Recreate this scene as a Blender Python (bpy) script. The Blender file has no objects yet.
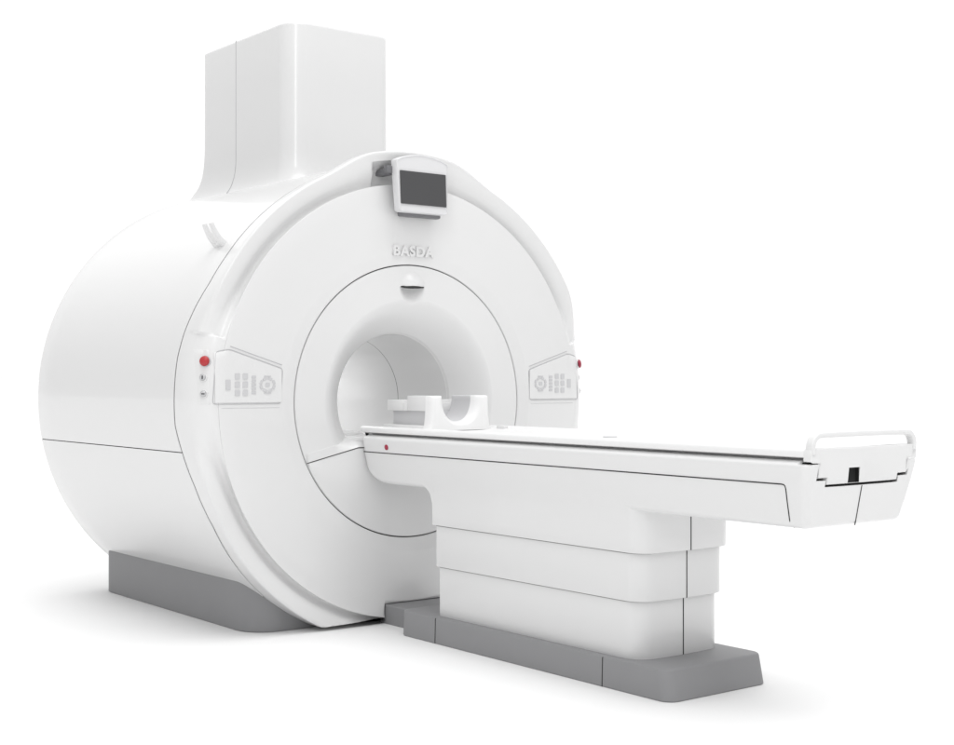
import bpy, bmesh, math
from mathutils import Vector, Matrix
PI = math.pi
S = bpy.context.scene
COL = S.collection
ZC = 1.05          # height of the bore axis

# ------------------------------------------------------------------ materials
def mat(name, col, rough=.4, metal=0., coat=0., spec=.5, noise=0., nscale=30., bump=0.):
    m = bpy.data.materials.new(name); m.use_nodes = True
    nt = m.node_tree; b = nt.nodes['Principled BSDF']
    b.inputs['Base Color'].default_value = (*col, 1)
    b.inputs['Roughness'].default_value = rough
    b.inputs['Metallic'].default_value = metal
    b.inputs['Coat Weight'].default_value = coat
    b.inputs['Coat Roughness'].default_value = .08
    b.inputs['Specular IOR Level'].default_value = spec
    tc = nt.nodes.new('ShaderNodeTexCoord')
    nz = nt.nodes.new('ShaderNodeTexNoise'); nz.inputs['Scale'].default_value = nscale
    nz.inputs['Detail'].default_value = 3
    nt.links.new(tc.outputs['Object'], nz.inputs['Vector'])
    mr = nt.nodes.new('ShaderNodeMapRange')
    mr.inputs['To Min'].default_value = rough - .015; mr.inputs['To Max'].default_value = rough + .015
    nt.links.new(nz.outputs['Fac'], mr.inputs['Value']); nt.links.new(mr.outputs['Result'], b.inputs['Roughness'])
    if noise:
        mx = nt.nodes.new('ShaderNodeMixRGB'); mx.inputs[1].default_value = (*[c*(1-noise) for c in col], 1)
        mx.inputs[2].default_value = (*[min(1, c*(1+noise)) for c in col], 1)
        nt.links.new(nz.outputs['Fac'], mx.inputs[0]); nt.links.new(mx.outputs[0], b.inputs['Base Color'])
    if bump:
        n2 = nt.nodes.new('ShaderNodeTexNoise'); n2.inputs['Scale'].default_value = 900
        nt.links.new(tc.outputs['Object'], n2.inputs['Vector'])
        bp = nt.nodes.new('ShaderNodeBump'); bp.inputs['Strength'].default_value = bump; bp.inputs['Distance'].default_value = .0006
        nt.links.new(n2.outputs['Fac'], bp.inputs['Height']); nt.links.new(bp.outputs['Normal'], b.inputs['Normal'])
    return m
WHITE  = mat('white_gloss_paint', (.748, .748, .748), .32, coat=.55, noise=.004, nscale=6)
SATIN  = mat('white_satin_paint', (.735, .735, .735), .34, coat=.6, noise=.004, nscale=6)
TABLE  = mat('table_white_paint', (.742, .742, .742), .34, coat=.4, noise=.004, nscale=6)
BOARD  = mat('tabletop_white', (.82, .82, .82), .38, coat=.2)
GREY   = mat('grey_plinth_paint', (.27, .27, .277), .55, spec=.25, noise=.02, nscale=12, bump=.15)
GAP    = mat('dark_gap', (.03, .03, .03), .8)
LINE   = mat('grey_line', (.50, .50, .51), .6)
KEYM   = mat('pale_grey_key', (.59, .59, .60), .5)
HOUS   = mat('monitor_shell', (.72, .72, .73), .35)
SCREEN = mat('dark_screen', (.075, .075, .078), .35, spec=.3)
BRACK  = mat('grey_bracket', (.17, .17, .18), .5)
RED    = mat('red_button', (.44, .03, .035), .35)
DRED   = mat('dark_and_shaded_red', (.33, .02, .05), .4)
CHROME = mat('switch_metal', (.62, .62, .63), .3, metal=.5)
TIER_SHADE   = mat('grey_tier_shade', (.16, .16, .16), .8)
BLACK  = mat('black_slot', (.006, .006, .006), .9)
FLOORM = mat('white_studio_floor', (.845, .845, .845), .7, spec=.1, noise=.003, nscale=2)

# ------------------------------------------------------------------ helpers
def finish(name, bm, m, parent=None, ang=38, weld=True):
    if weld: bmesh.ops.remove_doubles(bm, verts=bm.verts, dist=1e-5)
    bmesh.ops.dissolve_degenerate(bm, dist=1e-6, edges=bm.edges)
    bmesh.ops.recalc_face_normals(bm, faces=bm.faces)
    for f in bm.faces: f.smooth = True
    for e in bm.edges:
        e.smooth = not (len(e.link_faces) == 2 and e.calc_face_angle(0) > math.radians(ang))
    me = bpy.data.meshes.new(name); bm.to_mesh(me); bm.free()
    o = bpy.data.objects.new(name, me); COL.objects.link(o); me.materials.append(m)
    if parent is not None: o.parent = parent
    return o
def place(o, root):     # parent keeping world coordinates (meshes are built in world space)
    o.parent = root; o.matrix_parent_inverse = root.matrix_world.inverted(); return o
def thing(name, label, cat, loc, group=None):
    o = bpy.data.objects.new(name, None); COL.objects.link(o); o.location = loc
    o.matrix_world = Matrix.Translation(loc)
    o.empty_display_size = .2
    o['label'] = label; o['category'] = cat
    if group: o['group'] = group
    return o
def grid(bm, rows, closed=False, cap=False):
    vs = [[bm.verts.new(p) for p in r] for r in rows]
    for i in range(len(vs)-1):
        n = len(vs[i])
        for j in range(n if closed else n-1):
            k = (j+1) % n
            bm.faces.new((vs[i][j], vs[i][k], vs[i+1][k], vs[i+1][j]))
    if cap:
        bm.faces.new(vs[0]); bm.faces.new(vs[-1])
    return vs
def box(bm, x0, x1, y0, y1, z0, z1, bev=0., seg=2):
    b = bmesh.new(); bmesh.ops.create_cube(b, size=1)
    for v in b.verts:
        v.co = Vector(((x0+x1)/2+v.co.x*(x1-x0), (y0+y1)/2+v.co.y*(y1-y0), (z0+z1)/2+v.co.z*(z1-z0)))
    if bev: bmesh.ops.bevel(b, geom=b.edges[:], offset=bev, segments=seg, profile=.5, affect='EDGES')
    me = bpy.data.meshes.new('t'); b.to_mesh(me); b.free(); bm.from_mesh(me); bpy.data.meshes.remove(me)
def bevel_sharp(bm, off, seg=2, ang=40):
    bmesh.ops.recalc_face_normals(bm, faces=bm.faces)
    es = [e for e in bm.edges if len(e.link_faces) == 2 and e.calc_face_angle(0) > math.radians(ang)]
    bmesh.ops.bevel(bm, geom=es, offset=off, segments=seg, profile=.5, affect='EDGES', clamp_overlap=True)
def tube(bm, pts, r, n=8, closed=False):
    pts = [Vector(p) for p in pts]; N = len(pts); rows = []
    prev = None
    for i, p in enumerate(pts):
        a = pts[i-1] if (i > 0 or closed) else p; b = pts[(i+1) % N] if (i < N-1 or closed) else p
        t = (b-a).normalized()
        u = Vector((0, 0, 1)) if prev is None else prev
        if abs(u.dot(t)) > .95 and prev is None: u = Vector((0, 1, 0))
        u = (u - t*u.dot(t)).normalized(); w = t.cross(u); prev = u
        rows.append([p + u*r*math.cos(2*PI*k/n) + w*r*math.sin(2*PI*k/n) for k in range(n)])
    if closed: rows.append(rows[0])
    grid(bm, rows, closed=True, cap=not closed)
def extrude_xz(bm, poly, y0, y1):      # closed polygon in (x, z) extruded along y
    a = [bm.verts.new((x, y0, z)) for x, z in poly]; b = [bm.verts.new((x, y1, z)) for x, z in poly]
    n = len(poly)
    for i in range(n): bm.faces.new((a[i], a[(i+1) % n], b[(i+1) % n], b[i]))
    bm.faces.new(a); bm.faces.new(b[::-1])
def rrect(x0, x1, y0, y1, r, n=8, bow=0., rb=None):
    out = []
    q = r if rb is None else rb
    for cx, cy, a0, ra in ((x1-q, y1-q, 0, q), (x0+q, y1-q, 90, q), (x0+r, y0+r, 180, r), (x1-r, y0+r, 270, r)):
        for k in range(n+1):
            a = math.radians(a0+90*k/n); out.append((cx+ra*math.cos(a), cy+ra*math.sin(a)))
    if bow:      # a slightly convex low-y side
        w = (x1-x0)/2; c = (x0+x1)/2; res = []
        n2 = len(out)
        for i, (x, y) in enumerate(out):
            res.append((x, y))
            if i == 3*(n+1)-1:
                for k in range(1, 12):
                    xx = x0+r+(x1-x0-2*r)*k/12; res.append((xx, y0))
        out = [(x, y - bow*(1-((x-c)/w)**2) if y < (y0+y1)/2 else y) for x, y in res]
    return out
def corners4(x0, x1, y0, y1, rfr, rfl, rr_, n=14):
    out = []
    for cx, cy, a0, ra in ((x1-rr_, y1-rr_, 0, rr_), (x0+rr_, y1-rr_, 90, rr_), (x0+rfl, y0+rfl, 180, rfl), (x1-rfr, y0+rfr, 270, rfr)):
        for k in range(n+1):
            a = math.radians(a0+90*k/n); out.append((cx+ra*math.cos(a), cy+ra*math.sin(a)))
    return out
def cut(o, cutter_bm):   # boolean difference, baked into the mesh
    bmesh.ops.recalc_face_normals(cutter_bm, faces=cutter_bm.faces)
    me = bpy.data.meshes.new('cut'); cutter_bm.to_mesh(me); cutter_bm.free()
    c = bpy.data.objects.new('cut', me); COL.objects.link(c)
    md = o.modifiers.new('b', 'BOOLEAN'); md.operation = 'DIFFERENCE'; md.object = c; md.solver = 'EXACT'
    bpy.context.view_layer.update()
    dg = bpy.context.evaluated_depsgraph_get()
    new = bpy.data.meshes.new_from_object(o.evaluated_get(dg)); o.modifiers.clear()
    if len(new.polygons) > 3: o.data = new
    bpy.data.objects.remove(c)
def lerp(a, b, t): return a+(b-a)*t
def sstep(a, b, x):
    t = max(0, min(1, (x-a)/(b-a))); return t*t*(3-2*t)
def interp(tab, x):
    if x <= tab[0][0]: return tab[0][1]
    for (a, u), (b, v) in zip(tab, tab[1:]):
        if x <= b: return u+(v-u)*sstep(a, b, x) if b > a else v
    return tab[-1][1]
def lin(tab, x):
    if x <= tab[0][0]: return tab[0][1]
    for (a, u), (b, v) in zip(tab, tab[1:]):
        if x <= b: return u+(v-u)*(x-a)/(b-a)
    return tab[-1][1]

# ------------------------------------------------------------------ floor
bm = bmesh.new()
bmesh.ops.create_circle(bm, cap_ends=True, segments=96, radius=400)
fl = finish('floor', bm, FLOORM); fl['kind'] = 'structure'; fl['label'] = 'seamless white studio floor'

# ================================================================== SCANNER
R = 1.15; RD = 1.035; ZB = .02; YB = 1.85
mri = thing('mri_scanner', 'large round white scanner gantry with square tower on top and grey plinth below', 'mri scanner', (0, .9, 0))
def part(name, bm, m, parent=None, **k):
    o = finish(name, bm, m, None, **k); return place(o, parent if parent is not None else mri)
def zclamp(p): return (p[0], p[1], max(p[2], ZB))

def yseam(z):
    return lin([(.02, .15), (.13, .15), (.3, .12), (.5, .095), (.68, .115), (.82, .155), (.95, .195), (1.25, .20),
                (1.36, .185), (1.47, .155), (1.58, .115), (1.7, .10), (1.9, .09), (2.1, .08), (2.3, .08)], z)
def padw(z): return sstep(.56, .98, z) * (1 if z < 1.36 else .72*(1-sstep(1.36, 1.66, z)))
def resample(pts, K):
    d = [0]
    for a, b in zip(pts, pts[1:]): d.append(d[-1]+math.hypot(a[0]-b[0], a[1]-b[1]))
    out = []
    for k in range(K):
        s = d[-1]*k/(K-1)
        for i in range(len(d)-1):
            if s <= d[i+1]+1e-9:
                t = (s-d[i])/max(d[i+1]-d[i], 1e-9); out.append((lerp(pts[i][0], pts[i+1][0], t), lerp(pts[i][1], pts[i+1][1], t))); break
    return out
def flange_profile(th):
    x = R*math.cos(th); z = ZC+R*math.sin(th); ys = yseam(z)
    head = [(R-.012, ys), (R-.003, ys), (R, ys-.003)]
    A = resample([(R, ys-.003), (R, .03)], 6)[1:] + [(R, .012), (1.1475, .004), (1.142, .0), (1.132, .002)]
    A += [(1.115, .0045), (1.098, .009), (1.082, .016), (1.069, .026), (1.059, .037), (1.050, .045), (1.041, .049), (1.032, .0495), (1.0265, .045), (1.025, .033), (1.028, .018), (1.0325, .009), (RD, .005)]
    K = len(A)
    B = [(RD+(R-RD)*math.sin(a), .003+(ys-.006)*(1-math.cos(a))) for a in [PI/2*(1-(i+1)/K) for i in range(K)]]
    w = padw(z)
    P = [(lerp(a[0], b[0], w), lerp(a[1], b[1], w)) for a, b in zip(A, B)]
    if z > 1.9:      # raised brow over the monitor, with a pocket for the bracket
        h = .045*(1-sstep(.20, .50, abs(x)))
        P = [(r + h*max(0, min(1, (r-1.05)/.09)), y) for r, y in P]
        if -.238 < x < .09:
            Q = []
            for i, (r, y) in enumerate(P):
                if r > 1.128: Q.append((r, y))
                else: Q.append((r, y))
            n = len(Q); k0 = 9
            tail = resample([(1.150, .002), (1.143, .010), (1.118, .050), (1.098, .066), (1.045, .066), (1.0355, .058), (RD, .005)], n-k0)
            P = Q[:k0]+tail
    return head + P
N = 900
rows = []
ths = [2*PI*i/N for i in range(N)]
for th in ths:
    rows.append([zclamp((r*math.cos(th), y, ZC+r*math.sin(th))) for r, y in flange_profile(th)])
rows.append(rows[0])
bm = bmesh.new(); grid(bm, rows)
part('rim_cover', bm, WHITE, ang=50)

# front disc with its notch for the table foot
prof = [(RD-.001, .008), (RD, .0055), (RD, .004), (1.0335, .001), (1.030, 0), (.95, 0), (.85, 0), (.76, 0), (.722, 0), (.716, .0006), (.70, .003), (.66, .0095), (.656, .010), (.6545, .0115), (.6535, .014), (.6535, .05)]
rows = []
for r, y in prof:
    rows.append([zclamp((r*math.cos(t), y, ZC+r*math.sin(t))) for t in [2*PI*i/720 for i in range(720)]])
rows.append(rows[0])
bm = bmesh.new(); grid(bm, rows, closed=True)
disc = part('front_cover', bm, WHITE)
cb = bmesh.new(); box(cb, -.168, .168, -.2, .3, -.1, .094); cut(disc, cb)
for f in disc.data.polygons: f.use_smooth = True
if not disc.data.materials: disc.data.materials.append(WHITE)
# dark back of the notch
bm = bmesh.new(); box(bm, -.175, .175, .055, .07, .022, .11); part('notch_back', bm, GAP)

# body shells split along the horizontal seam
def shell(name, t0, t1, m):
    n = 260; rows = []
    for i in range(n+1):
        t = lerp(t0, t1, i/n); c, s = math.cos(t), math.sin(t)
        ys = yseam(ZC+R*s)+.0075
        pts = [(R-.02, ys), (R-.0008, ys), (R, ys+.001)]
        pts += [(R, lerp(ys+.001, YB-.02, k/10)) for k in range(1, 11)] + [(R-.003, YB-.008), (R-.012, YB-.001), (R-.022, YB), (.327, YB)]
        rows.append([zclamp((r*c, y, ZC+r*s)) for r, y in pts])
    bm = bmesh.new(); grid(bm, rows)
    return part(name, bm, m)
ta = math.asin((.833-ZC)/R); g = .0022/R
shell('upper_shell', ta+g, PI-ta-g, SATIN)
shell('lower_shell', PI-ta+g, 2*PI+ta-g, SATIN)
# dark lining seen in the panel gaps
bm = bmesh.new()
rows = [[(1.147*math.cos(t), y if y > 1 else yseam(ZC+R*math.sin(t))-.003, max(.03, ZC+1.147*math.sin(t))) for t in [2*PI*i/480 for i in range(480)]] for y in (.075, 1.83)]
grid(bm, rows, closed=True); part('panel_gap', bm, GAP)
bm = bmesh.new()
rows = [[(r*math.cos(t), y, ZC+r*math.sin(t)) for t in [2*PI*i/360 for i in range(360)]] for r, y in ((.663, .022), (.640, .022), (.640, .03))]
grid(bm, rows, closed=True); part('panel_gap', bm, GAP)

# inner funnel ring with the laser hood pressed into it
def ring_y(r):
    if r >= .49: return .011
    if r > .3315: return .011+.147*((.49-r)/.1585)**1.5
    return .158+.016*math.sin(min(1, (.3315-r)/.0065)*PI/2)
tt = []
t = -PI
while t < PI-1e-6:
    tt.append(t); d = abs(abs(t)-0)  # t measured from the top
    t += math.radians(.22) if abs(t) < math.radians(11) else math.radians(.8)
rr = [.6485, .6485, .647] + [.645-.0035*i for i in range(58)]
rr = [r for r in rr if r > .45] + [.45-.006*i for i in range(1, 18)]
rr += [.345, .342, .339, .336, .334, .3325, .3315, .330, .328, .3265, .3255, .325]
rows = []
for i, r in enumerate(rr):
    row = []
    for t in tt:
        y = .035 if i == 0 else (.014 if i == 1 else ring_y(r))
        x = r*math.sin(t); z = ZC+r*math.cos(t)
        if i > 2 and z > 1.5 and abs(x) < .1:
            u = x/.076
            if z >= 1.598:
                q = 1-u*u-((z-1.598)/.072)**2
                if q > 0: y -= .030*q**1.5
            else:
                v = (1.598-z)/.085
                q = 1-u*u-v*v
                if q > 0: y += .024*q**1.3
        row.append((x, y, z))
    rows.append(row)
bm = bmesh.new(); grid(bm, rows, closed=True); part('funnel_ring', bm, WHITE, ang=60)
bm = bmesh.new(); rows = []
for i in range(25):
    x = lerp(-.066, .066, i/24); q = max(0, 1-(x/.076)**2); yf = ring_y(.549)-.0305*q**1.5-.001
    zt = 1.5988; zb_ = zt-.0075*q**.5-.0008
    rows.append([(x, yf, zt), (x, yf+.001, zb_), (x, .045, zb_), (x, .045, zt)])
grid(bm, rows, closed=True, cap=True); part('hood_shade', bm, GAP)  # dark strip standing in for the shade under the hood

# bore tube in two lengths with a joint between them
bm = bmesh.new()
def cyl_rows(pts, n=240): return [[(r*math.cos(t), y, ZC+r*math.sin(t)) for t in [2*PI*i/n for i in range(n)]] for r, y in pts]
grid(bm, cyl_rows([(.325, .1735), (.325, .40), (.325, .6)]), closed=True)
grid(bm, cyl_rows([(.325, .6035), (.325, 1.2), (.325, YB)]), closed=True)
part('bore_tube', bm, SATIN)
bm = bmesh.new(); grid(bm, cyl_rows([(.329, .58), (.329, .62)]), closed=True); part('panel_gap', bm, GAP)
# table track inside the bore
bm = bmesh.new(); box(bm, -.245, .245, .10, 1.80, .80, .874, .006); part('bore_track', bm, SATIN)

# lower fairing closing the funnel beneath the table
def zl(x): return .770+.228*(.587-max(abs(x), .31))
bm = bmesh.new(); bm2 = bmesh.new()
xs = [-.6+1.2*i/160 for i in range(161)]
rowsF, rowsB = [], []
for x in xs:
    zb = ZC-math.sqrt(max(.6475**2-x*x, 0)); z1 = zl(x)
    if zb > z1-.004: continue
    rowsF.append([(x, .04, zb), (x, .012, zb), (x, .009, zb+.002)]+[(x, .009-.004*math.sin(PI*k/10), lerp(zb+.002, z1-.002, k/10)) for k in range(1, 11)]+[(x, .012, z1), (x, .04, z1)])
grid(bm, rowsF); part('lower_fairing', bm, WHITE)
for x in [-.592+1.184*i/160 for i in range(161)]:
    z1 = zl(x)+.003; r = math.hypot(x, ZC-z1)
    if r > .6475: continue
    zu = z1+.041
    zu = max(z1+.003, min(zu, ZC-math.sqrt(max(0, .6475**2-x*x))+10)) 
    def yb(z, f):
        rr_ = math.hypot(x, ZC-z); return max(.0, (ring_y(rr_) if rr_ > .33 else .14)*1)-.006 if f else .004
    y_top = min(.10, max(.006, ring_y(max(.328, math.hypot(x, ZC-zu)))-.004)) if math.hypot(x, ZC-zu) > .328 else .10
    rowsB.append([(x, .04, z1), (x, .010, z1), (x, .006, z1+.002), (x, lerp(.006, y_top, .10), lerp(z1, zu, .30)), (x, lerp(.006, y_top, .35), lerp(z1, zu, .7)), (x, y_top, zu), (x, y_top+.03, zu+.001), (x, .30, zu+.001)])
grid(bm2, rowsB); part('fairing_trim', bm2, WHITE)
bm = bmesh.new()
tube(bm, [(x, .013, zl(x)+.0015) for x in xs if abs(x) < .586], .003, 6); part('panel_gap', bm, GAP)

# grey plinth
bm = bmesh.new(); rows = []
for z, o in ((.0, .004), (.004, .0), (.226, .0)):
    rows.append([(x, y, z+.0) for x, y in rrect(-.803+o, .803-o, .128+o, 1.84-o, .15, 14)])
for r in rows: pass
vs = grid(bm, rows, closed=True, cap=True)
pl = part('plinth', bm, GREY)

# tower
def flare(z):
    t = max(0, (2.46-z)/.27); return .112*(1-math.sqrt(1-min(t, .985)**2)) + max(0, 2.194-z)*.9
def flx(z):
    t = max(0, (2.33-z)/.20); return .075*(1-math.sqrt(1-min(t, .97)**2)) + max(0, 2.136-z)*.9
rows = []
for z in [2.05, 2.10, 2.12, 2.135, 2.15, 2.16, 2.17, 2.18, 2.19, 2.20, 2.21, 2.22, 2.23, 2.245, 2.26, 2.28, 2.30, 2.33, 2.36, 2.40, 2.44, 2.46, 2.7, 2.955, 2.963, 2.967, 2.969]:
    e = flare(z); ex = flx(z); o = {2.963: .0015, 2.967: .005, 2.969: .010}.get(z, 0)
    rows.append([(x, y, z) for x, y in corners4(-.295-ex+o, .323+ex-o, .665-ex+o, 1.630+e-o, .065+ex*.5, .115+ex*.5, .045+ex*.5)])
bm = bmesh.new(); grid(bm, rows, closed=True, cap=True)
tower = part('tower', bm, SATIN)
for side in (-1,):
    bm = bmesh.new()
    pts = [(side*(.295+flx(z)), 1.231+.5*flx(z), z) for z in [2.9695-.03*i for i in range(17)]+[2.46-.012*i for i in range(27)]]
    tube(bm, pts, .0026, 6); part('panel_gap', bm, LINE, tower)

# lifting hooks on the shoulders
for s in (-1, 1):
    bm = bmesh.new()
    th = math.asin((1.762-ZC)/1.15)
    rad = Vector((s*math.cos(th), 0, math.sin(th))); tan = Vector((-s*math.sin(th), 0, math.cos(th)))
    base = Vector((0, .245, ZC)) + rad*R
    for dy in (-.032, .032):
        rows = []
        for k in range(13):
            t = k/12; c = base + rad*(-.02+.128*t**.9) + tan*(.004+.034*t*t)
            wd = lerp(.034, .026, t); th_ = lerp(.014, .007, t)
            nrm = (tan*1.0-rad*.5*t).normalized()
            rows.append([c+Vector((0, dy+a*wd/2, 0))+nrm*b*th_ for a, b in ((-1, -1), (1, -1), (1, 1), (-1, 1))])
        grid(bm, rows, closed=True, cap=True)
    c = base
    rows = []
    for k in range(9):
        t = k/8; q = base + rad*(-.02+.035*t)+tan*.008
        wd = lerp(.092, .082, t)
        rows.append([q+Vector((0, a*wd/2, 0))+tan*b*.014 for a, b in ((-1, -1), (1, -1), (1, 1), (-1, 1))])
    grid(bm, rows, closed=True, cap=True)
    bevel_sharp(bm, .003, 2); part('lifting_hook', bm, SATIN)

# surface height of disc + side pad, used to lay the controls on it
def surf(x, z):
    r = math.hypot(x, z-ZC)
    if r <= RD: return 0.
    ys = yseam(z); s = min(1, (r-RD)/(R-RD)); return .003+(ys-.006)*(1-math.sqrt(1-s*s))
for s in (-1, 1):
    # panel plate, 2 mm proud, with outline
    corners = [(.719, 1.203), (.727, 1.047), (1.062, 1.047), (1.045, 1.276), (.985, 1.287)]
    def rounded(poly, r, n=5):
        out = []
        for i, p in enumerate(poly):
            p = Vector(p); a = Vector(poly[i-1]); b = Vector(poly[(i+1) % len(poly)])
            da = (a-p).normalized(); db = (b-p).normalized()
            for k in range(n+1):
                t = k/n; q = (1-t)**2*(p+da*r)+2*t*(1-t)*p+t*t*(p+db*r); out.append((q.x, q.y))
        return out
    def dense(poly, step=.012):
        out = []
        for i, p in enumerate(poly):
            q = poly[(i+1) % len(poly)]; n = max(1, int(math.hypot(q[0]-p[0], q[1]-p[1])/step))
            for k in range(n): out.append((lerp(p[0], q[0], k/n), lerp(p[1], q[1], k/n)))
        return out
    cp = thing('control_panel', '', '', (s*.9, 0, 1.16)); 
    for k_ in ('label', 'category'): del cp[k_]
    place(cp, mri)
    bm = bmesh.new()
    # membrane plate following the surface, with a thin raised edge
    R_ = 22; rows = []
    for i in range(R_+1):
        t = i/R_
        zt = lin([(.719, 1.203), (.985, 1.287), (1.045, 1.276), (1.07, 1.27)], lerp(.723, 1.052, t))-.004
        x = lerp(.723, 1.052, t); zb = 1.051
        if t == 0: x = .724
        rows.append([(s*x, surf(x, z)-o, z) for z, o in [(zb, .0), (zb+.001, .0022)]+[(lerp(zb+.002, zt-.002, k/8), .003) for k in range(9)]+[(zt-.001, .0022), (zt, .0)]])
    grid(bm, rows)
    part('membrane', bm, WHITE, cp)
    bm = bmesh.new()
    o1 = dense(rounded(corners, .016))
    tube(bm, [(s*x, surf(x, z)-.0015, z) for x, z in o1], .0014, 6, closed=True)
    part('panel_outline', bm, LINE, cp)
    bm = bmesh.new()
    tube(bm, [(s*x, surf(x, z)-.0005, z) for x, z in dense([(.722, 1.219), (1.0, 1.306)], .02)[:-14] or [(.722, 1.219), (.95, 1.29)]], .0018, 6)
    part('panel_edge', bm, LINE, cp)
    bm = bmesh.new()
    tube(bm, [(s*x, surf(x, z)-.0002, z) for x, z in [(.735+.022*k, 1.029) for k in range(14)]], .0010, 6)
    part('panel_edge', bm, KEYM, cp)
    def key(x, z, w, h, rot=0, rd=.004):
        bm = bmesh.new()
        poly = rounded([(-w/2, -h/2), (w/2, -h/2), (w/2, h/2), (-w/2, h/2)], min(rd, w/3, h/3), 3)
        c, sn = math.cos(rot), math.sin(rot)
        poly = [(x+a*c-b*sn, z+a*sn+b*c) for a, b in poly]
        y = surf(x, z)
        extrude_xz(bm, [(s*a, b) for a, b in poly], y-.0052, y+.002)
        part('key', bm, KEYM, cp)
    key(.992, 1.131, .024, .046)
    for cx in (.947, .908):
        for cz in (1.168, 1.132, 1.096): key(cx, cz, .025, .027)
    for cz in (1.165, 1.148, 1.131, 1.114, 1.097): key(.866, cz, .022, .013)
    for k in range(8):
        a = k*PI/4+PI/8
        key(.797+.034*math.cos(a), 1.131+.028*math.sin(a), .020, .013, a+PI/2, .003)
    key(.797, 1.131, .022, .018)
    key(.797, 1.168, .034, .006); key(.797, 1.094, .034, .006)
    # emergency stop and key switches on the side pad
    def on_pad(x, z):
        y = surf(x, z); e = 1e-3
        n = Vector((-(surf(x+e, z)-y)/e, 1, -(surf(x, z+e)-y)/e)).normalized()*-1
        n = Vector((s*n.x, n.y, n.z)); return Vector((s*x, y, z)), n
    def lathe(c, n, prof, seg=32):
        bm = bmesh.new(); u = n.orthogonal().normalized(); w = n.cross(u)
        grid(bm, [[c+n*h+(u*math.cos(2*PI*k/seg)+w*math.sin(2*PI*k/seg))*max(r, 1e-5) for k in range(seg)] for r, h in prof], closed=True)
        return bm
    bm = bmesh.new(); rows = []
    for i in range(9):
        x = lerp(1.0675, 1.1115, i/8); o = .0016 if 0 < i < 8 else 0
        rows.append([(s*x, surf(x, z)-(o if 1.048 < z < 1.284 else 0), z) for z in [1.0475]+[lerp(1.0485, 1.2835, k/10) for k in range(11)]+[1.2845]])
    grid(bm, rows); part('switch_plate', bm, SATIN)
    c, n = on_pad(1.082, 1.233)
    col = part('button_collar', lathe(c, n, [(.026, -.004), (.026, .002), (.0245, .004), (.0, .004)]), KEYM)
    part('emergency_button', lathe(c, n, [(.013, .003), (.013, .006), (.0215, .008), (.0225, .0115), (.0215, .0155), (.018, .0195), (.012, .022), (.006, .0232), (0, .0235)]), RED if s < 0 else DRED, col)  # right button uses the darker red, shade painted into its colour
    for z in (1.163, 1.092):
        c, n = on_pad(1.092 if s < 0 else 1.118, z)
        sw = part('key_switch', lathe(c, n, [(.0185, -.004), (.0185, .004), (.017, .0065), (.0145, .007), (.014, .003), (.0, .003)]), WHITE)
        part('switch_barrel', lathe(c, n, [(.0120, .0), (.0120, .0098), (.0105, .011), (0, .011)]), CHROME, sw)
        t = n.cross(Vector((0, 0, 1))).normalized(); up = t.cross(n)
        bm = bmesh.new(); a = (.002, .007) if z > 1.12 else (.007, .002)
        q = c+n*.0114
        rows = [[q+t*i*a[0]+up*j*a[1]+n*h for i, j in ((-1, -1), (1, -1), (1, 1), (-1, 1))] for h in (-.002, .0012)]
        grid(bm, rows, closed=True, cap=True); part('key_slot', bm, BLACK, sw)

# monitor on its bracket
mon = thing('monitor', '', '', (0, -.09, 2.06))
for k_ in ('label', 'category'): del mon[k_]
place(mon, mri)
XM, HW, HB, HT = -.009, .151, 1.940, 2.190
def tilt(p):
    x, y, z = p; return (x, y + .036 + (z-2.06)*.05, z)
poly = []
def arc(cx, cz, r, a0, a1, n=6): return [(cx+r*math.cos(math.radians(lerp(a0, a1, k/n))), cz+r*math.sin(math.radians(lerp(a0, a1, k/n)))) for k in range(n+1)]
poly += arc(XM-HW+.022, HB+.016, .016, 270, 180) + [(XM-HW, HT-.02)] + arc(XM-HW+.012, HT-.012, .012, 180, 110)
poly += [(XM-HW*.9+HW*1.8*k/16, HT+.028*math.sin(PI*(.06+.88*k/16))) for k in range(1, 16)]
poly += arc(XM+HW-.012, HT-.012, .012, 70, 0) + arc(XM+HW-.022, HB+.016, .016, 0, -90)
poly = [(XM+(x-XM)*(.965+.035*sstep(HB, HB+.2, z)), z) for x, z in poly]
rows = []
for y, sc in ((-.125, .955), (-.1285, .965), (-.129, .97), (-.127, .985), (-.122, .995), (-.114, 1.0), (-.088, 1.0), (-.082, .99)):
    cz = (HB+HT)/2
    rows.append([tilt((XM+(x-XM)*sc, y, cz+(z-cz)*sc)) for x, z in poly])
bm = bmesh.new(); grid(bm, rows, closed=True, cap=True)
part('monitor_housing', bm, HOUS, mon, ang=30)
bm = bmesh.new()
sp = [(XM-.131, 1.978), (XM+.130, 1.978), (XM+.132, 2.134), (XM-.132, 2.134)]
extrude_xz(bm, sp, -.1315, -.12)
for v in bm.verts: v.co = Vector(tilt(v.co))
part('screen', bm, SCREEN, mon)
bm = bmesh.new(); box(bm, XM-.10, XM+.13, -.086, -.045, 1.925, 2.12, .008)
for v in bm.verts: v.co = Vector(tilt(v.co))
part('monitor_back', bm, BRACK, mon)
bm = bmesh.new(); box(bm, -.186, -.10, -.050, -.016, 2.124, 2.158, .003); box(bm, -.176, -.13, -.03, .072, 2.120, 2.148, .003)
part('bracket', bm, BRACK, mon)

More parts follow.
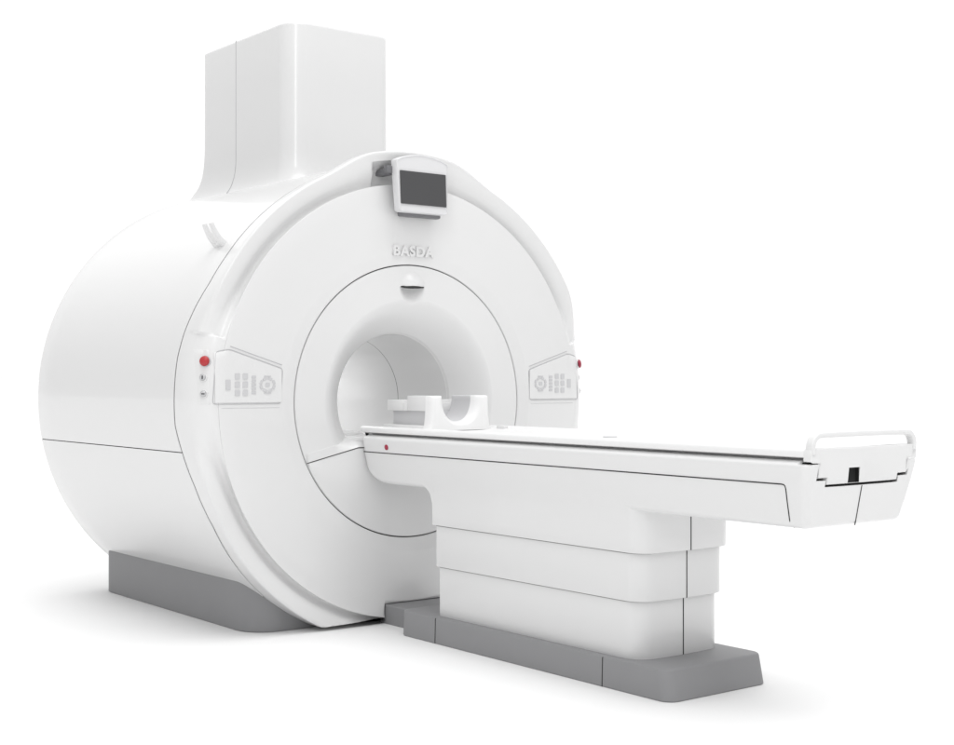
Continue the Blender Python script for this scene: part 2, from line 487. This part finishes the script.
# raised lettering
cu = bpy.data.curves.new('lettering', 'FONT'); cu.body = 'BASDA'; cu.size = .062; cu.extrude = .0048; cu.offset = .0020
cu.align_x = 'CENTER'; cu.space_character = 1.12; cu.bevel_depth = .0006
to = bpy.data.objects.new('lettering_src', cu); COL.objects.link(to)
bpy.context.view_layer.update()
me = bpy.data.meshes.new_from_object(to.evaluated_get(bpy.context.evaluated_depsgraph_get()))
bpy.data.objects.remove(to)
w = max(v.co.x for v in me.vertices)-min(v.co.x for v in me.vertices)
for v in me.vertices:
    x, y, z = v.co; v.co = Vector((-.006 + x*.238/w, -.0048-z, 1.744+y*1.06))
me.materials.clear(); me.materials.append(SATIN)
lt = bpy.data.objects.new('lettering', me); COL.objects.link(lt); place(lt, mri)

# ================================================================== PATIENT TABLE
tab = thing('patient_table', 'long white patient table on stepped pedestal with grey foot, docked to the scanner', 'patient table', (0, -1.2, 0))
def tp(name, bm, m, parent=None, **k): return place(finish(name, bm, m, None, **k), parent if parent is not None else tab)
TW = .300
def X(z):      # side of the tub
    return lin([(.45, .2495), (.58, .2497), (.63, .2515), (.667, .256), (.70, .2635), (.76, .279), (.818, .2925), (.85, .297), (.872, .2995)], z)
def zbot(Y):
    if Y > -.22:
        t = max(0, min(1, -Y/.16)); return .672+.13*(1-(1-(1-t)**2.6)**(1/2.6))
    if Y > -.43: return .672
    if Y > -.516:
        s = (-.43-Y)/.06; s = min(1, s); return .672-.06*(1-math.sqrt(max(0, 1-s*s)))
    return .672
Ys = [0, -.003, -.008, -.016, -.026, -.04, -.055, -.07, -.09, -.11, -.135, -.16, -.19, -.22, -.3, -.38, -.43] + [-.43-.06*k/12 for k in range(1, 13)]
Ys += [-.515, -.517, -.6] + [-.6-.1*k for k in range(1, 11)] + [-1.65, -1.8, -1.9, -2.1, -2.3, -2.45, -2.5, -2.54, -2.5455]
FC = .030; Yend = -2.592
Ys += [Yend+FC-FC*math.sin(math.radians(a)) for a in (0, 15, 30, 45, 60, 72, 82, 90)]
rows = []
for Y in Ys:
    zb = zbot(Y); sh = 0
    d = (Yend+FC)-Y
    if d > 0: sh = FC-math.sqrt(max(0, FC*FC-d*d))
    hd = 0
    if Y > -.03: hd = .012*(1-math.sin(min(1, -Y/.03)*PI/2))
    rb = .026
    if -.4905 < Y < -.43: rb = lerp(.026, .002, (-.43-Y)/.06)
    half = []
    for xk in (0, .06, .12, .18): half.append((xk, zb))
    xe = X(zb+rb)
    for k in range(7):
        a = PI/2*k/6; half.append((xe-rb*1.1+rb*1.1*math.sin(a)-.0, zb+rb*(1-math.cos(a))))
    for k in range(1, 15):
        z = lerp(zb+rb, .872, k/14); half.append((X(z), z))
    k_ = 1 if Y > -2.545 else 0
    half += [(.2993, .879), (.2965, .883+.0015*k_), (.291, .8845+.004*k_), (.268, .8855+.0105*k_), (.250, .885+.0105*k_), (.2455, .8835+.0105*k_), (.2445, .88), (.2445, .831), (.1955, .830), (.1955, .8085), (.1, .8075), (0, .8075)]
    full = [(x, z) for x, z in half] 
    ring_ = full + [(-x, z) for x, z in full[::-1][1:-1]]
    r3 = []
    for x, z in ring_:
        ww = max(0, abs(x)-(sh+hd)*(1 if abs(x) > .246 or z < .8 else 0))
        if abs(x) > .17 and z < .8: pass
        zz = z + (sh*.5 if z < zb+rb and Y < -2.4 else 0)
        # end face leans in towards the bottom, bows gently in plan
        yy = Y
        if Y < -2.45:
            f = (Y+2.45)/(Yend+2.45); lean = .045*(1-(zz-.667)/(.884-.667)); yy = Y + f*(lean) + f*.0*x
        r3.append((math.copysign(ww, x) if x else 0, yy, zz))
    rows.append(r3)
bm = bmesh.new(); vs = grid(bm, rows, closed=True)
cap_ = bm.faces.new(vs[-1]); cap0 = bm.faces.new(vs[0])
bmesh.ops.triangulate(bm, faces=[cap_, cap0])
tub = tp('tub', bm, TABLE, ang=34)

def seam(pts, r=.0022, m=GAP, parent=None, nm='panel_gap'):
    bm = bmesh.new(); tube(bm, pts, r, 6); tp(nm, bm, m, parent if parent is not None else tub)
for s in (-1, 1):
    p = [(s*(X(.8175)+.0002), -.012-.1*k, .8175) for k in range(25)]
    # rounded turn and run down to the bottom edge
    p += [(s*(X(.8175)+.0002), -2.480, .8175)]
    p += [(s*X(z), y, z) for y, z in ((-2.488, .8162), (-2.4925, .812), (-2.494, .803))]
    p += [(s*X(z), lerp(-2.494, -2.488, (.8-z)/.12), z) for z in (.785, .77, .74, .72, .70)]
    p += [(s*(X(.697)-.002-.003), -2.488, .688), (s*.248, -2.488, .679), (s*.238, -2.488, .673)]
    seam(p)
def yface(z): return Yend+.045*(1-(z-.667)/(.884-.667))
seam([(0, yface(z)-.0, z) for z in (.806, .77, .73, .70, .671)], .0022)
bm = bmesh.new()
c = Vector((-X(.845)-.0005, -.205, .845)); n = Vector((-1, 0, -.12)).normalized()
u = Vector((0, 1, 0)); w = n.cross(u)
grid(bm, [[c+n*h+(u*math.cos(2*PI*k/24)+w*math.sin(2*PI*k/24))*max(r, 1e-5) for k in range(24)] for r, h in ((.0125, -.003), (.0125, .003), (.010, .005), (0, .0055))], closed=True)
tp('button', bm, DRED, tub)

# stepped pedestal skirts
def tier(name, w, y0, y1, z0, z1, r=.072, bow=.012, top_in=0.):
    bm = bmesh.new(); rows = []
    P0 = rrect(-w, w, y0, y1, r, 12, bow, .006)
    lev = [(z0, .004), (z0+.001, .0015), (z0+.004, 0)]
    if name == 'upper_skirt': lev += [(z, -(X(z)+.0005-w)) for z in (.57, .59, .61, .63, .65, .667, .68, .695)] + [(z, -(X(z)+.0005-(z-.695)*.018-w)) for z in (.71, .725, .74, .76)]
    else: lev.append((z1, 0))
    for z, o in lev:
        cy = (y0+y1)/2
        rows.append([(x*(1-o/w), cy+(y-cy)*(1-max(0, o)/((y1-y0)/2)), z) for x, y in P0])
    inner = [[(x*(1-.005/w), (y0+y1)/2+(y-(y0+y1)/2)*(1-.005/((y1-y0)/2)), z) for x, y in P0] for z in (z0+.10, z0)]
    rows = inner + rows
    grid(bm, rows, closed=True, cap=True)
    return tp(name, bm, TABLE)
ped = thing('pedestal', '', '', (0, -1.15, .12))
for k_ in ('label', 'category'): del ped[k_]
place(ped, tab)
t1 = tier('upper_skirt', .249, -1.792, -.4895, .513, .68)
t2 = tier('middle_skirt', .2385, -1.770, -.505, .331, .53)
t3 = tier('lower_skirt', .228, -1.752, -.516, .112, .35)
for t in (t1, t2, t3): place(t, ped)
for t, y, z0, z1 in ((t1, -1.804, .514, .669), (t2, -1.782, .332, .512), (t3, -1.764, .114, .330)):
    seam([(0, y+.0002, z0), (0, y+.0002, z1)], .0026, GAP, t)

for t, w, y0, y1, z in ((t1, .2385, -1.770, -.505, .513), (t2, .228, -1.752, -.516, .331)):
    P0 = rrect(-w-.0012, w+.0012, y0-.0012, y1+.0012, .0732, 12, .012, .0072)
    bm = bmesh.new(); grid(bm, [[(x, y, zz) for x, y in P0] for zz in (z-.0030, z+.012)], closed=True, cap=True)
    place(finish('tier_shade', bm, TIER_SHADE), t)  # dark band below each tier lip, a contact shadow painted in
# grey foot
def foot_sec(z, w, y0, y1, r): return [(x, y, z) for x, y in rrect(-w, w, y0, y1, r, 8)]
bm = bmesh.new()
rows = [foot_sec(0, .266, -1.950, -.268, .05), foot_sec(.004, .269, -1.953, -.265, .05), foot_sec(.106, .2665, -1.9335, -.267, .05), foot_sec(.112, .2648, -1.931, -.269, .05), foot_sec(.1145, .261, -1.927, -.273, .048)]
grid(bm, rows, closed=True, cap=True)
foot = tp('foot', bm, GREY)
bm = bmesh.new()
rows = [[(x*(.162 if z < .09 else .158), y, z) for x, y in ((-1, -.30), (1, -.30), (1, .045), (-1, .045))] for z in (.0, .086, .0905)]
grid(bm, rows, closed=True, cap=True); tp('dock_block', bm, GREY, foot)
for y in (-.54, -1.603):
    for s in (-1, 1):
        seam([(s*.2692, y, .002), (s*.2667, y, .106), (s*.2650, y, .1118)], .0020, GAP, foot)

# tabletop board
PW = .285
prof = [(0, .919), (.12, .920), (.225, .926), (.245, .933), (.262, .9365), (.272, .9365), (.280, .933), (.2845, .926), (.285, .914), (.283, .9085), (.276, .906), (.262, .9045), (.236, .8985), (.236, .836), (.189, .836), (.189, .814), (0, .814)]
ring_ = prof + [(-x, z) for x, z in prof[::-1][1:-1]]
bm = bmesh.new(); rows = []
for y, o in ((.035, .006), (.034, .002), (.030, 0), (-.5, 0), (-1.5, 0), (-2.5625, 0)):
    rows.append([(x*(1-o/.3), y, z-(o*.5 if z > .92 else 0)) for x, z in ring_])
vs = grid(bm, rows, closed=True)
fs = [bm.faces.new(vs[0]), bm.faces.new(vs[-1])]; bmesh.ops.triangulate(bm, faces=fs)
board = tp('tabletop', bm, BOARD, ang=34)
# end block, stepped below
prof = [(0, .9355), (.20, .9355), (.255, .9365), (.272, .9365), (.280, .933), (.285, .922), (.2845, .895), (.281, .8930), (.2365, .8915), (.2365, .8395), (.1885, .8395), (.1885, .8165), (0, .8155)]
prof[-1] = (0, .8155)
ring_ = prof + [(-x, z) for x, z in prof[::-1][1:-1]]
bm = bmesh.new(); rows = []
for y, o in ((-2.5625, 0), (-2.5885, 0), (-2.5905, .001), (-2.592, .003)):
    cz = .88
    rows.append([(x*(1-o/.28), y, z+(o if z < cz else -o)) for x, z in ring_])
rows = [[(x, y+(0 if z > .885 else min(.016, (.885-z)*.2)), z) if y < -2.57 else (x, y, z) for x, y, z in r] for r in rows]
vs = grid(bm, rows, closed=True)
fs = [bm.faces.new(vs[0]), bm.faces.new(vs[-1])]; bmesh.ops.triangulate(bm, faces=fs)
endb = tp('end_block', bm, TABLE, board, ang=34)
cb = bmesh.new(); box(cb, -.080, -.020, -2.7, -2.567, .790, .868); cut(endb, cb)
bm = bmesh.new(); box(bm, -.0795, -.0205, -2.5690, -2.566, .817, .8675); tp('slot', bm, BLACK, endb)
bm = bmesh.new(); box(bm, -.0225, -.0205, -2.580, -2.567, .818, .8675); tp('slot', bm, BLACK, endb)
# black strips put in as shade in the gaps under the board
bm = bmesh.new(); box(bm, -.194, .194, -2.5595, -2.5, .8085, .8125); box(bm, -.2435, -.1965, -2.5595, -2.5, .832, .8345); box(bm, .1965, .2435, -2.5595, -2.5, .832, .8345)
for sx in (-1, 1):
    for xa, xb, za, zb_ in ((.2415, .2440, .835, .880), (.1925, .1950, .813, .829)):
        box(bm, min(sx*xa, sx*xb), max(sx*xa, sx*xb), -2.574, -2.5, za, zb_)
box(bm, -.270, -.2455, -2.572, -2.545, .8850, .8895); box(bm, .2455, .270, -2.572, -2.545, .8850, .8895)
tp('gap_shade', bm, BLACK, tub)
# push handle: a flat band bent into a hoop
def band(path, tk, y0, y1):
    pts = [Vector((a, 0, b)) for a, b in path]; rows = []
    for i, p in enumerate(pts):
        a = pts[max(0, i-1)]; b = pts[min(len(pts)-1, i+1)]; t = (b-a).normalized(); nn = Vector((-t.z, 0, t.x))
        sec = [(math.cos(2*PI*q/16), math.sin(2*PI*q/16)) for q in range(16)]; sec = [(math.copysign(abs(a_)**.4, a_), math.copysign(abs(b_)**.4, b_)) for a_, b_ in sec]
        ym = (y0+y1)/2; h = (y1-y0)/2
        rows.append([(p.x+nn.x*tk/2*u_, ym+h*v_, p.z+nn.z*tk/2*u_) for u_, v_ in sec])
    bm = bmesh.new(); grid(bm, rows, closed=True, cap=True); return bm
path = [(-.268, .918), (-.271, .930), (-.2715, .937)] + arc(-.232, .938, .040, 178, 90, 12) + [(x, .978+.0015*math.cos(x/.24*PI/2)) for x in (-.18, -.09, 0, .09, .18)] + arc(.232, .938, .040, 90, 2, 12) + [(.2715, .937), (.271, .930), (.268, .918)]
bm = band(path, .0185, -2.596, -2.566)
for v in bm.verts: v.co.y -= .0
tp('handle', bm, TABLE, board, ang=40)
# inlay dot and connector on the tabletop
bm = bmesh.new(); bmesh.ops.create_cone(bm, cap_ends=True, segments=24, radius1=.03, radius2=.029, depth=.004, matrix=Matrix.Translation((.06, -1.30, .9215)))
tp('inlay_plug', bm, KEYM, board)
bm = bmesh.new(); box(bm, .198, .226, -.44, -.385, .920, .940, .005); tp('coil_socket', bm, TABLE, board)

# ================================================================== HEAD COIL
coil = thing('head_coil', 'white head cradle with round cut-out resting on the tabletop at the bore mouth', 'head cradle', (0, -.2, .92))
def cp_(name, bm, m, parent=None, **k): return place(finish(name, bm, m, None, **k), parent if parent is not None else coil)
def trough(rows_, name, m, z0=.9215):
    """solid with a level underside; rows_ = [(y, [(x, z) ... left to right])]"""
    bm = bmesh.new()
    top = [[(x, y, z) for x, z in pr] for y, pr in rows_]; bot = [[(x, y, z0) for x, z in pr] for y, pr in rows_]
    T = grid(bm, top); B = grid(bm, bot)
    for i in (0, -1):
        for k in range(len(T[i])-1): bm.faces.new((T[i][k], T[i][k+1], B[i][k+1], B[i][k]))
    for k in (0, -1):
        for i in range(len(T)-1): bm.faces.new((T[i][k], T[i+1][k], B[i+1][k], B[i][k]))
    return cp_(name, bm, m, ang=40)
def cradle_top(hw, top, uw, ub, fl):
    h = [(hw+fl, .923), (hw+fl*.62, .934), (hw+fl*.34, .952), (hw+fl*.14, .985), (hw+fl*.03, 1.02), (hw, 1.05), (hw-.0005, top-.006), (hw-.003, top-.0015), (hw-.008, top), (uw+.006, top), (uw+.002, top-.0015), (uw, top-.005)]
    n = 14
    inner = [(uw*math.cos(PI/2*k/n)**.85, lerp(top-.005, ub, math.sin(PI/2*k/n)**.9)) for k in range(1, n)]
    h = h+inner
    return [(-x, z) for x, z in h]+[(0, ub)]+h[::-1]
trough([(y, cradle_top(hw, tp_, uw, ub, .021)) for y, hw, tp_, uw, ub in ((-.3765, .146, 1.069, .1215, .943), (-.3755, .151, 1.073, .118, .945), (-.372, .157, 1.0765, .112, .949), (-.366, .162, 1.0785, .105, .953), (-.357, .166, 1.0797, .098, .957), (-.346, .1682, 1.080, .092, .960), (-.330, .169, 1.080, .088, .962))], 'cradle', BOARD)
trough([(-.3305, cradle_top(.151, 1.0795, .088, .962, .0)), (-.185, cradle_top(.151, 1.0795, .088, .962, .0))], 'cradle_body', KEYM)
bm = bmesh.new()
for s_ in (-1, 1):
    a, b = sorted((s_*.1495, s_*.169)); bm = bmesh.new(); box(bm, a, b, -.3302, -.186, 1.010, 1.0785, .002); cp_('side_rail', bm, TABLE)
bm = bmesh.new(); box(bm, -.170, .170, -.1845, -.15, 1.009, 1.045, .003); box(bm, -.171, .171, -.152, -.025, 1.009, 1.058, .003)
cp_('rear_shelf', bm, TABLE)
bm = bmesh.new(); box(bm, -.150, .150, -.1845, -.045, .9215, 1.010, .003)
cp_('shelf_base', bm, KEYM)
bm = bmesh.new(); box(bm, -.176, .176, -.33, .0, .921, .944, .004)
cp_('mounting_plate', bm, BOARD)

# ================================================================== CAMERA, LIGHT
cd = bpy.data.cameras.new('camera'); cam = bpy.data.objects.new('camera', cd); COL.objects.link(cam)
cd.sensor_fit = 'HORIZONTAL'; cd.sensor_width = 36; cd.lens = 1387.188*36/954; cd.clip_end = 2000; cd.clip_start = .05
cam.location = (-3.851, -5.430, 1.170); cam.rotation_euler = (math.radians(90.14), 0, math.radians(-37.956))
S.camera = cam

WB, WF, WZ = .42, .06, .46
W = bpy.data.worlds.new('World'); S.world = W; W.use_nodes = True
nt = W.node_tree; bg = nt.nodes['Background']; bg.inputs[1].default_value = 1.0
# a photo studio: bright white cove ahead of the camera, dimmer room to the sides and behind
tc = nt.nodes.new('ShaderNodeTexCoord')
def wdot(v, a, b, lo, hi):
    d = nt.nodes.new('ShaderNodeVectorMath'); d.operation = 'DOT_PRODUCT'; d.inputs[1].default_value = v
    nt.links.new(tc.outputs['Generated'], d.inputs[0])
    r = nt.nodes.new('ShaderNodeMapRange'); r.interpolation_type = 'SMOOTHSTEP'
    for k, x in zip(('From Min', 'From Max', 'To Min', 'To Max'), (a, b, lo, hi)): r.inputs[k].default_value = x
    nt.links.new(d.outputs['Value'], r.inputs['Value']); return r.outputs['Result']
f1 = wdot((.6, .8, 0), .30, .80, WB, 1.02)
f2 = wdot((0, -1, 0), .0, 1.0, 0, WF)
f3 = wdot((0, 0, 1), .03, .75, 0, WZ)
ad2 = nt.nodes.new('ShaderNodeMath'); ad2.operation = 'ADD'
ad = nt.nodes.new('ShaderNodeMath'); ad.operation = 'ADD'; nt.links.new(f1, ad.inputs[0]); nt.links.new(f2, ad.inputs[1])
nt.links.new(ad.outputs[0], ad2.inputs[0]); nt.links.new(f3, ad2.inputs[1]); nt.links.new(ad2.outputs[0], bg.inputs[0])

def area(name, loc, tgt, size, power, col=(1, 1, 1), sy=None):
    l = bpy.data.lights.new(name, 'AREA'); l.shape = 'RECTANGLE'; l.size = size; l.size_y = sy or size; l.energy = power; l.color = col
    o = bpy.data.objects.new(name, l); COL.objects.link(o); o.location = loc
    o.rotation_euler = (Vector(tgt)-Vector(loc)).to_track_quat('-Z', 'Y').to_euler(); return o
sl = bpy.data.lights.new('overhead_softlight', 'SUN'); sl.energy = 1.5; sl.angle = math.radians(50)
so = bpy.data.objects.new('overhead_softlight', sl); COL.objects.link(so); so.rotation_euler = (math.radians(16), math.radians(1), 0)
area('front_softbox', (-5.0, -4.8, 5.4), (0, .6, 2.0), 1.2, 75, sy=4.2)
area('side_fill', (5.6, -7.0, 2.6), (0, 0, 1.2), 2.4, 9, sy=3.4)  # added off-frame light for a soft reflection on the front cover

bl = area('bore_fill', (0, 1.25, 1.36), (0, 1.25, 0), .10, 2.3, sy=.7)  # added fill light, out of view, brightens the bore interior
S.view_settings.view_transform = 'Standard'; S.view_settings.look = 'None'; S.view_settings.exposure = 0; S.view_settings.gamma = 1
S.cycles.max_bounces = 8; S.cycles.diffuse_bounces = 5
